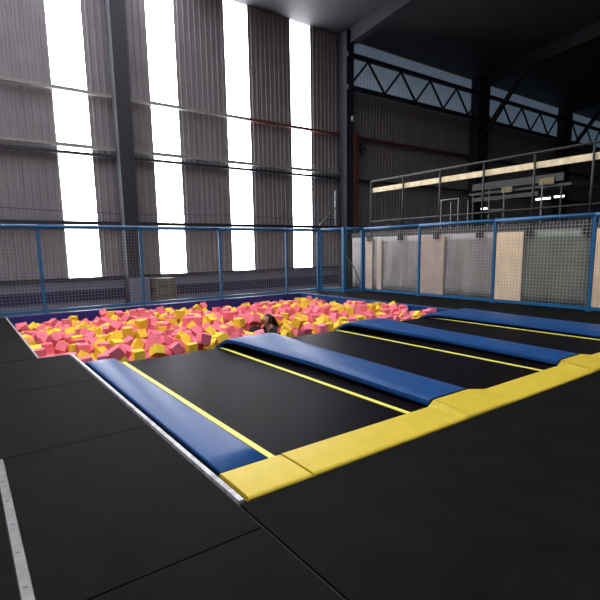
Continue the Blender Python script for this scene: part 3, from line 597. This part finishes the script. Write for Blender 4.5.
# flat left pad
t = thing('lane_pad', 'pale-shining flat blue pad beside the left deck and white strip', 'safety pad', (1.60, 5.0, 0))
def lp1(y):
    z = low1(y); return [(-.205,z-.04,-5.0),(-.205,z-.008,-5.0),(-.19,z,-5.0),(.0,z+.001,-5.0),(.18,z,-5.0),(.197,z-.008,-5.0),(.197,z-.04,-5.0)]
bm = bmesh.new(); loft(bm, lp1, [2.94+i*.29 for i in range(16)]+[7.38,7.45,7.52,7.58,7.63]); obj('padded_cover', bm, M['blue'], t, smooth=True)
obj('under_frame', box(-.19, .19, -2.04, 2.3, -.295, -.03), M['slab'], t)

# yellow pads along the front, each following what it lies over
def zprof(x):
    z = .016
    for a, b in ((3.70, 4.35), (6.34, 6.98), (8.86, 9.96)):
        h = .062
        if a-.02 <= x <= b+.30:
            if x < a+.06: k = (x-(a-.02))/.08
            elif x < b-.02: k = 1.0
            else: k = 1-(x-(b-.02))/.32
            z = max(z, .016+h*max(0, min(1, k)))
    return z
def ypad(x0, x1, label, dz=0.0):
    xc = (x0+x1)/2
    t = thing('front_pad', label, 'safety pad', (xc, 2.715, 0))
    xs = [x0+.003]; x = x0+.006
    while x < x1-.02: xs.append(x); x += .04
    xs += [x1-.012, x1-.003]
    bm = bmesh.new(); rings = []
    for i, x in enumerate(xs):
        zb = zprof(x)-.016; z = .016+dz; e = .006 if i in (0, len(xs)-1) else 0
        rings.append([bm.verts.new((x-xc, yy, zz+(0 if zz < -.02 else zb*(.15+.85*(yy+.215)/.43)))) for yy, zz in ((-.215,-.03),(-.215,z-.014-e),(-.205,z-.004-e),(-.19,z-e),(0,z+.004-e),(.19,z-e),(.205,z-.004-e),(.215,z-.014-e),(.215,-.03))])
    n = 9
    for a, b in zip(rings, rings[1:]):
        for k in range(n): bm.faces.new((a[k], a[(k+1)%n], b[(k+1)%n], b[k]))
    bm.faces.new(rings[0][::-1]); bm.faces.new(rings[-1])
    obj('padded_cover', bm, M['yellow'], t, smooth=False)
    return t
ypad(1.372, 1.90, 'short yellow pad at the front left corner beside the flat blue pad')
ypad(1.903, 3.76, 'long yellow pad across the front of the first black bed', .004)
ypad(3.763, 6.39, 'long yellow pad humped over the first raised blue pad, before the middle bed')
ypad(6.393, 8.84, 'long yellow pad humped over the second raised blue pad at the right edge', .003)
ypad(8.843, 9.96, 'last yellow pad in front of the far blue pad')

# ------------------------------------------------------------------ padded pit walls
def pitpad(x0, x1, y0, y1, z1, label, m='blue_dark'):
    tag(obj('pit_wall_pad', box(x0, x1, y0, y1, -.60, z1), M[m], bevel=.02), label, 'wall pad')
for i, (a, b, l) in enumerate(((.89,3.2,'dark blue wall pad at the back of the pit, leftmost of four'), (3.21,5.5,'dark blue wall pad at the back of the pit, second from the left'), (5.51,7.8,'dark blue wall pad at the back of the pit, third from the left'), (7.81,10.10,'dark blue wall pad at the back of the pit, rightmost of four'))):
    pitpad(a, b, 13.98, 14.10, .0, l)
pitpad(10.13, 10.24, 9.92, 14.10, .005, 'blue wall pad on the right side of the pit, farther of two', 'blue')
pitpad(10.13, 10.24, 7.22, 9.90, .005, 'blue wall pad on the right side of the pit, nearer the lanes', 'blue')

# ------------------------------------------------------------------ fences with real net cords
def net_mesh(p, q, z0, z1, pitch=.085, w=.0055):
    p, q = Vector(p), Vector(q); L = (q-p).length; d = (q-p)/L; nrm = Vector((d.y, -d.x, 0))*w*.5
    bm = bmesh.new()
    n = max(1, int(L/pitch))
    for i in range(1, n):
        c = p+d*(L*i/n); v = [bm.verts.new(Vector((*(c+o).xy, z))) for z in (z0, z1) for o in (-d*w/2-nrm, d*w/2-nrm, d*w/2+nrm, -d*w/2+nrm)]
        for k in range(4): bm.faces.new((v[k], v[(k+1)%4], v[4+(k+1)%4], v[4+k]))
    n = max(1, int((z1-z0)/pitch))
    for i in range(1, n):
        z = z0+(z1-z0)*i/n; v = [bm.verts.new(Vector((*(c+o).xy, z+dz))) for c in (p, q) for o, dz in ((-nrm,-w/2),(nrm,-w/2),(nrm,w/2),(-nrm,w/2))]
        for k in range(4): bm.faces.new((v[k], v[(k+1)%4], v[4+(k+1)%4], v[4+k]))
    return bm
def fence(pts, label, top=2.30, pw=.075, fat=(), netm='net', cw=.0026):
    o = Vector((*pts[0], 0)); t = thing('net_fence', label, 'fence', o)
    P = [Vector((*p, 0))-o for p in pts]
    for i, p in enumerate(P):
        w = .13 if i in fat else pw
        tp = top+(.05 if i in fat else 0)
        po = obj('post', box(p.x-w/2, p.x+w/2, p.y-w/2, p.y+w/2, 0, tp), M['post'], t, bevel=.01)
        obj('foot_plate', box(p.x-w/2-.03, p.x+w/2+.03, p.y-w/2-.03, p.y+w/2+.03, .001, .012), M['post'], po)
    for p, q in zip(P, P[1:]):
        bm = bmesh.new(); tube(bm, [p+Vector((0,0,top-.02)), q+Vector((0,0,top-.02))], .055, 12); obj('top_rail', bm, M['post'], t, smooth=True)
        bm = bmesh.new(); beam(bm, p+Vector((0,0,.07)), q+Vector((0,0,.07)), .05, .08); obj('bottom_rail', bm, M['post'], t)
        obj('safety_net', net_mesh(p, q, .1, top-.06, w=cw), M[netm], t)
    return t
fence([(-3.36,14.06),(-.80,14.06),(1.78,14.06),(4.42,14.06),(6.98,14.06),(9.60,14.06),(11.03,14.06)], 'long blue framed net fence across the back of the foam pit')
fence([(11.12,13.98),(11.38,12.98),(12.12,12.82)], 'short blue net fence turning the corner with a thick post', fat=(1,))
fence([(12.2,12.80),(12.2,10.22),(12.2,7.56),(12.2,5.02),(12.2,2.45)], 'blue framed net fence along the right side before the hanging sheets', cw=.0055)

# ------------------------------------------------------------------ mezzanine behind the right fence
MX = 13.05
struct('floor_mezzanine', box(MX, 30, 2.0, 14.4, 2.02, 2.17), M['deck'])
# sheets hung from its edge
def hung(name, y0, y1, z0, z1, m, label, cat, x=MX-.06, wav=.02, th=.006):
    bm = bmesh.new(); n = max(2, int(abs(y1-y0)/.12)); cols = []
    for i in range(n+1):
        y = y0+(y1-y0)*i/n; cols.append([bm.verts.new((x+wav*math.sin(y*7+zz*1.5)*(.3+.7*(z1-zz)/(z1-z0))+dx, y, zz)) for zz in [z0+(z1-z0)*k/8 for k in range(9)] for dx in (0, th)])
    for a, b in zip(cols, cols[1:]):
        for k in range(8):
            bm.faces.new((a[2*k], b[2*k], b[2*k+2], a[2*k+2])); bm.faces.new((a[2*k+1], a[2*k+3], b[2*k+3], b[2*k+1]))
        bm.faces.new((a[0], a[1], b[1], b[0])); bm.faces.new((a[16], b[16], b[17], a[17]))
    for c in (cols[0], cols[-1]):
        for k in range(8): bm.faces.new((c[2*k], c[2*k+2], c[2*k+3], c[2*k+1]))
    return tag(obj(name, bm, m, smooth=True), label, cat)
hung('hanging_sheet', 10.25, 14.30, .02, 2.0, M['sheet'], 'dull greyish-pink sheet hung behind the right fence near the corner', 'sheet')
hung('hanging_sheet', 8.06, 10.22, .02, 2.0, M['sheet'], 'dull pinkish-grey sheet behind the middle of the right fence', 'sheet')
hung('hanging_sheet', 5.42, 8.03, .02, 2.0, M['sheet2'], 'grey-green sheet behind the right fence beside the cream painted sun patch', 'sheet')
hung('hanging_sheet', 2.30, 5.39, .02, 2.0, M['sheet2'], 'grey-green sheet behind the rightmost fence post', 'sheet')
def board(y0, y1, z0, z1, m, label):  # thin coloured panels standing in for sun patches on the sheets
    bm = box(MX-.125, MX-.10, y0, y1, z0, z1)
    tag(obj('painted_sun_patch', bm, M[m], bevel=.004), label, 'board')
board(7.14, 8.02, .02, 1.97, 'board', 'wide cream painted sun patch standing behind the right fence near its middle post')
board(13.10, 13.52, .02, 1.95, 'sun_patch2', 'narrow tan painted sun patch by the corner end of the right fence')
board(12.62, 12.86, .02, 1.90, 'sun_patch2', 'narrowest tan painted sun patch just right of the corner one')
board(9.80, 10.75, .02, 1.98, 'sun_patch2', 'wide tan painted sun patch behind the second bay of the right fence')
board(4.6, 5.36, .02, 1.98, 'board', 'cream painted sun patch right of the rightmost fence post')
# railing: posts with black foot brackets, rails and a pale timber beam
t = thing('mezzanine_railing', 'dark pipe railing with a pale timber beam along the raised deck', 'railing', (MX-.04, 0, 2.17))
for y in (13.25, 11.68, 10.10, 8.52, 6.98, 5.50, 4.0, 2.5):
    bm = bmesh.new(); tube(bm, [(0,y,-.05), (0,y,1.90)], .030, 8); po = obj('post', bm, M['rail'], t, smooth=True)
    obj('foot_bracket', box(-.16, -.035, y-.09, y+.09, -.32, -.10), M['slab'], po)['label'] = 'black foot bracket'
bm = bmesh.new(); tube(bm, [(0,13.27,1.90), (0,2.2,1.90)], .035, 8); obj('top_rail', bm, M['rail'], t, smooth=True)
bm = bmesh.new(); tube(bm, [(.0,13.27,.42), (.0,2.2,.42)], .025, 8); obj('low_rail', bm, M['rail'], t, smooth=True)
obj('timber_beam', box(.035, .085, 2.2, 13.30, 1.49, 1.66), M['beam'], t, bevel=.004)['label'] = 'pale timber beam'
# things on the far part of the mezzanine
t = thing('canopy', 'grey flat canopy on thin posts standing far back on the raised deck', 'canopy', (20, 11.4, 2.17))
obj('roof_panel', box(-.2, 2.6, -2.3, 2.3, 1.75, 1.85), M['grey'], t)
obj('fascia', box(-.25, -.2, -2.0, 2.1, 1.95, 2.25), M['grey'], t)
obj('fascia', box(-.25, -.2, -1.0, 2.1, 1.45, 1.62), M['grey'], t)
for xx, yy in ((-.15,-1.9),(-.15,2.1),(2.5,-1.9),(2.5,2.1)):
    obj('post', box(xx-.03, xx+.03, yy-.03, yy+.03, 0, 1.75), M['rail'], t)
bm = box(19.70, 19.72, 11.5, 12.0, 3.88, 4.12); tag(obj('hanging_sign', bm, M['sign']), 'small pale yellow sign hanging at the left of the canopy', 'sign')
bm = box(19.70, 19.72, 9.75, 10.35, 4.02, 4.28); tag(obj('hanging_sign', bm, M['sign']), 'small yellow-brown sign hanging at the right end of the canopy', 'sign')
t = thing('goal_stand', 'thin white rectangular metal frame standing below the canopy', 'frame', (19.5, 12.1, 2.17))
bm = bmesh.new()
for a, b in (((0,-.35,0),(0,-.35,1.9)), ((0,.35,0),(0,.35,1.9)), ((0,-.35,1.0),(0,.35,1.0))): beam(bm, a, b, .035, .035)
obj('frame_bars', bm, M['whitemetal'], t)
for yy in (-.35, .35): obj('foot', box(.02, .42, yy-.02, yy+.02, 0, .04), M['whitemetal'], t)
bm = bmesh.new()
beam(bm, (19.60,10.15,2.17), (19.60,10.15,4.1), .05, .05)
tag(obj('white_pole', bm, M['whitemetal']), 'thin white pole under the right end of the canopy', 'pole')
for y0, y1, z, l in ((13.05,13.35,3.32,'short bright tube light left of the white frame'), (10.15,10.75,3.52,'bright tube light nearer the middle under the canopy'), (9.6,9.98,3.55,'bright tube light at the right under the canopy')):
    t = thing('tube_light', l, 'lamp', (20.3, (y0+y1)/2, z)); h = (y1-y0)/2
    bm = bmesh.new(); tube(bm, [(0,-h,0),(0,h,0)], .035, 8); obj('tube', bm, M['tube'], t)
    obj('holder', box(-.04, .04, -h-.03, h+.03, .035, .07), M['whitemetal'], t)
t = thing('tube_table', 'dark tubular table frame at the left of the raised deck', 'table', (18.6, 13.6, 2.17))
obj('top', box(-.4, .4, -.5, .5, 1.50, 1.54), M['metal'], t)
for xx in (-.36, .36):
    for yy in (-.46, .46): obj('leg', box(xx-.02, xx+.02, yy-.02, yy+.02, 0, 1.5), M['metal'], t)
# curved stair rail seen through the corner fence
t = thing('stair_handrail', 'curved dark stair handrail with balusters seen through the corner fence', 'handrail', (12.80, 13.88, 0))
arc = [(0, .75-.095*k*1.15, 1.25-.0125*(k)**2) for k in range(11)]
bm = bmesh.new(); tube(bm, arc, .022, 8); obj('handrail', bm, M['rail'], t, smooth=True)
for k in (1, 3, 5, 7, 9):
    bm = bmesh.new(); tube(bm, [(arc[k][0], arc[k][1], 0), arc[k]], .012, 6); obj('baluster', bm, M['rail'], t, smooth=True)
t.rotation_euler = (0, 0, .0)
struct('floor_landing', box(12.2, 13.02, 14.0, 15.4, GZ, -.012), M['slab'])

# ------------------------------------------------------------------ person reclining in the foam
def skin_mesh(name, chain, m, parent, root=0, sub=2):
    """chain: list of (pos, radius, parent index)"""
    me = bpy.data.meshes.new(name); vs = [c[0] for c in chain]; es = [(c[2], i) for i, c in enumerate(chain) if c[2] is not None]
    me.from_pydata(vs, es, []); o = bpy.data.objects.new(name, me); COL.objects.link(o)
    o.modifiers.new('skin', 'SKIN').use_smooth_shade = True
    me.skin_vertices.new() if not me.skin_vertices else None
    for i, c in enumerate(chain):
        r = c[1] if isinstance(c[1], tuple) else (c[1], c[1]); me.skin_vertices[0].data[i].radius = r
    me.skin_vertices[0].data[root].use_root = True
    s = o.modifiers.new('sub', 'SUBSURF'); s.levels = s.render_levels = sub
    me.materials.append(m); o.parent = parent
    return o
P = thing('person', 'person with long dark hair in black clothes reclining among the foam cubes', 'person', (5.30, 8.33, -.24))
# local axes: -x is towards the feet; the torso leans back, only head, chest and one knee show
body = [((.02,0,0),.13,None), ((-.02,0,.08),.115,0), ((-.07,0,.19),(.13,.10),1), ((-.10,0,.245),.055,2), ((-.115,0,.29),.048,3),
        ((-.06,.15,.20),.055,2), ((-.14,.22,.08),.042,5), ((-.30,.20,.06),.034,6), ((-.37,.18,.07),.024,7), ((-.41,.17,.07),.034,8),
        ((-.06,-.15,.20),.055,2), ((-.12,-.22,.06),.042,10), ((-.27,-.22,.02),.034,11), ((-.34,-.20,.03),.024,12), ((-.38,-.19,.03),.034,13),
        ((-.03,.09,-.03),.10,0), ((-.40,.12,.22),.068,15), ((-.60,.12,-.12),.052,16), ((-.68,.12,-.20),.045,17), ((-.80,.12,-.20),.028,18),
        ((-.03,-.09,-.03),.10,0), ((-.44,-.13,.05),.068,20), ((-.74,-.13,-.14),.052,21), ((-.82,-.13,-.20),.045,22), ((-.94,-.13,-.20),.028,23)]
skin_mesh('body', body, M['skin'], P)
def grow(idx, g):
    mp = {}; out = []
    for i in idx:
        p, r, pa = body[i]; r = tuple(x+g for x in r) if isinstance(r, tuple) else r+g
        mp[i] = len(out); out.append((p, r, mp.get(pa)))
    return out
sw = grow([2,1,5,6,7,10,11,12], .014); sw[1] = (sw[1][0], sw[1][1], 0); sw[0] = (sw[0][0], sw[0][1], None)
sw[2] = (sw[2][0], sw[2][1], 0); sw[5] = (sw[5][0], sw[5][1], 0)
skin_mesh('black_top', sw, M['cloth'], P)
tr = grow([0,15,16,17,20,21,22], .014); tr[1] = (*tr[1][:2], 0); tr[4] = (*tr[4][:2], 0)
skin_mesh('black_trousers', tr, M['cloth'], P)
for bi, s in ((9, 1), (14, -1)):
    c = Vector(body[bi][0]); k = 0
    for j, (dx, dy, ln) in enumerate(((-.03,-.024,.060),(-.034,-.008,.070),(-.034,.008,.066),(-.03,.023,.052),(-.0,.034*s,.045))):
        a = c+Vector((dx*.3, dy*.8, 0)); b = c+Vector((dx-.02, dy, .004)); e = b+Vector((-ln*.5, dy*.2, -.010)); g = e+Vector((-ln*.35, 0, -.020))
        if j == 4: b = c+Vector((-.012, .036*s, 0)); e = b+Vector((-.022, .012*s, -.006)); g = e+Vector((-.018, 0, -.010))
        skin_mesh('finger', [(a,.009,None),(b,.0088,0),(e,.008,1),(g,.0065,2)], M['skin'], P, sub=1)
# head: an ovoid with jaw, nose, eyes, ears; face towards -x and up a little
bm = bmesh.new(); bmesh.ops.create_uvsphere(bm, u_segments=28, v_segments=20, radius=1)
for v in bm.verts:
    x, y, z = v.co
    w = 1-.28*max(0, -z)**1.5
    v.co = Vector((x*.098*(1-.10*max(0,-z)), y*.076*w, z*.118))
    if x < -.75: v.co.x *= .97
    if x < -.8 and abs(y) < .22 and -.35 < z < .15: v.co.x -= .020*(1-abs(y)/.22)*(1-max(0,z)/.15*.6)   # nose
    if x < -.6 and z < -.62: v.co.x -= .010
    if x < -.75 and .08 < z < .30 and .2 < abs(y) < .6: v.co.x += .008                                   # sockets
hd = obj('head', bm, M['skin'], P, smooth=True, loc=(-.135, 0, .375)); hd.rotation_euler = (0, .25, .25)
def part_at(name, bm, m, loc): return obj(name, bm, m, hd, smooth=True, loc=loc)
for s in (-1, 1):
    bm = bmesh.new(); bmesh.ops.create_uvsphere(bm, u_segments=12, v_segments=8, radius=.0125); part_at('eye', bm, M['eye'], (-.080, s*.031, .016))
    bm = bmesh.new(); bmesh.ops.create_uvsphere(bm, u_segments=10, v_segments=6, radius=.006); part_at('iris', bm, M['iris'], (-.0895, s*.031, .016))
    bm = bmesh.new(); bmesh.ops.create_uvsphere(bm, u_segments=12, v_segments=8, radius=1); bmesh.ops.scale(bm, verts=bm.verts, vec=(.018,.008,.028)); part_at('ear', bm, M['skin'], (.0, s*.077, .0))
    bm = bmesh.new(); tube(bm, [(0,-.014*1,0),(-.003,0,.004),(0,.014,0)], .0035, 6); part_at('eyebrow', bm, M['hair'], (-.089, s*.031, .038))
bm = bmesh.new(); tube(bm, [(.004,-.022,0),(-.004,-.010,.002),(-.006,0,0),(-.004,.010,.002),(.004,.022,0)], [.002,.006,.006,.006,.002], 8); part_at('mouth', bm, M['lip'], (-.087, 0, -.058))
# hair: a cap over the skull and long locks falling back over the shoulder
bm = bmesh.new(); bmesh.ops.create_uvsphere(bm, u_segments=28, v_segments=20, radius=1)
bmesh.ops.delete(bm, geom=[v for v in bm.verts if (v.co.x < -.55 and v.co.z < .50) or v.co.z < -.75], context='VERTS')
for v in bm.verts: v.co = Vector((v.co.x*.112+.006, v.co.y*.090, v.co.z*.130+.003))
hc = obj('hair_cap', bm, M['hair'], hd, smooth=True); sd = hc.modifiers.new('thick', 'SOLIDIFY'); sd.thickness = .012; sd.offset = -1
locks = bmesh.new()
for k in range(9):
    a = (k-4)/4; tube(locks, [(.02,a*.05,.10), (.09,a*.075,.07), (.15,a*.085,.02-.01*k%3), (.22,a*.07-.02,-.05), (.30,a*.05-.05,-.12)], [.018,.026,.026,.022,.008], 8)
obj('long_hair', locks, M['hair'], hd, smooth=True)

# ------------------------------------------------------------------ foam cubes
CUB = [NUMS[i:i+7] for i in range(0, len(NUMS), 7)]   # position in mm, rotation quaternion in hundredths
def cube_bm(s, seed):
    r = random.Random(seed); bm = bmesh.new()
    bmesh.ops.create_cube(bm, size=s)
    for v in bm.verts: v.co += Vector([r.uniform(-.012, .012) for _ in range(3)])
    bmesh.ops.bevel(bm, geom=list(bm.edges), offset=.006, segments=1, affect='EDGES')
    return bm
protos = {}
for c, mn in (('pink','pink'), ('yellow','yfoam')):
    for k in range(4):
        me = bpy.data.meshes.new(c+'_foam_cube'); b = cube_bm(.180, 5*k+(c == 'pink')); b.to_mesh(me); b.free(); me.materials.append(M[mn]); protos[c, k] = me
def zone(x, y, z):
    if abs(x-5.1) < .6 and abs(y-8.3) < .55: return 'right around the person in the pit'
    if x < 2.0 and y < 9.6: return 'in the near left pit corner by the edge strip'
    if y < 8.5 and x < 3.5: return 'just beyond the end of the first black bed'
    if y < 8.5 and x < 6.1: return 'just beyond the end of the middle black bed'
    if y < 8.7: return 'just beyond the end of the farthest black bed'
    if x < 3.6: return 'in the left part of the pit farther back'
    if x < 7.0: return 'in the middle of the pit farther back'
    return 'in the right part towards the pit wall pad'
bmr = bmesh.new()
NB = 300
for i, (x, y, z, qw, qx, qy, qz) in enumerate(CUB):
    rr = random.Random(i*7+3); c = 'yellow' if rr.random() < .36 else 'pink'; k = rr.randrange(4)
    loc = Vector((x/1000, y/1000, z/1000+CZ-max(0, y/1000-10)*(.030+.034*max(0, 1-x/7000))-.07*max(0, 1-(x/1000-.9)/.7))); q = Quaternion((qw, qx, qy, qz)).normalized()
    if i < NB:
        o = bpy.data.objects.new('foam_cube', protos[c, k]); COL.objects.link(o); o.location = loc; o.rotation_mode = 'QUATERNION'; o.rotation_quaternion = q
        zn = zone(*loc)
        tag(o, '%s foam cube %s' % (c, zn), 'foam cube', '%s foam cubes %s' % (c, zn))
    else:
        n0 = len(bmr.verts); bmr.from_mesh(protos[c, k]); bmr.verts.ensure_lookup_table()
        mtx = Matrix.Translation(loc) @ q.to_matrix().to_4x4()
        nv = [bmr.verts[j] for j in range(n0, len(bmr.verts))]
        for v in nv: v.co = mtx @ v.co
        fs = set(f for v in nv for f in v.link_faces)
        for f in fs: f.material_index = 0 if c == 'pink' else 1
o = obj('foam_cube_heap', bmr, [M['pink'], M['yfoam']])
tag(o, 'mass of pink and yellow foam cubes filling the rest of the pit', 'foam cubes', kind='stuff')

# ------------------------------------------------------------------ light and camera
w = bpy.data.worlds.new('World'); SC.world = w; w.use_nodes = True
w.node_tree.nodes['Background'].inputs[0].default_value = (.80,.85,1,1); w.node_tree.nodes['Background'].inputs[1].default_value = WORLD

cam = bpy.data.cameras.new('Camera'); co = bpy.data.objects.new('Camera', cam); COL.objects.link(co)
F, CY = 469.89, 320.86
yaw, pit, rol = .6253201577, .1520325539, -.0165506485
f = Vector((math.sin(yaw)*math.cos(pit), math.cos(yaw)*math.cos(pit), -math.sin(pit))); r = Vector((math.cos(yaw), -math.sin(yaw), 0)); u = r.cross(f)
r2 = r*math.cos(rol)+u*math.sin(rol); u2 = -r*math.sin(rol)+u*math.cos(rol)
mt = Matrix((r2, u2, -f)).transposed().to_4x4(); mt.translation = (0, 0, 1.6); co.matrix_world = mt
cam.sensor_width = 36; cam.sensor_fit = 'HORIZONTAL'; cam.lens = F/600*36; cam.shift_y = (CY-300)/600; cam.clip_end = 200
SC.camera = co
SC.view_settings.view_transform = 'Standard'; SC.view_settings.look = 'None'; SC.view_settings.gamma = 1; SC.view_settings.exposure = EXPO
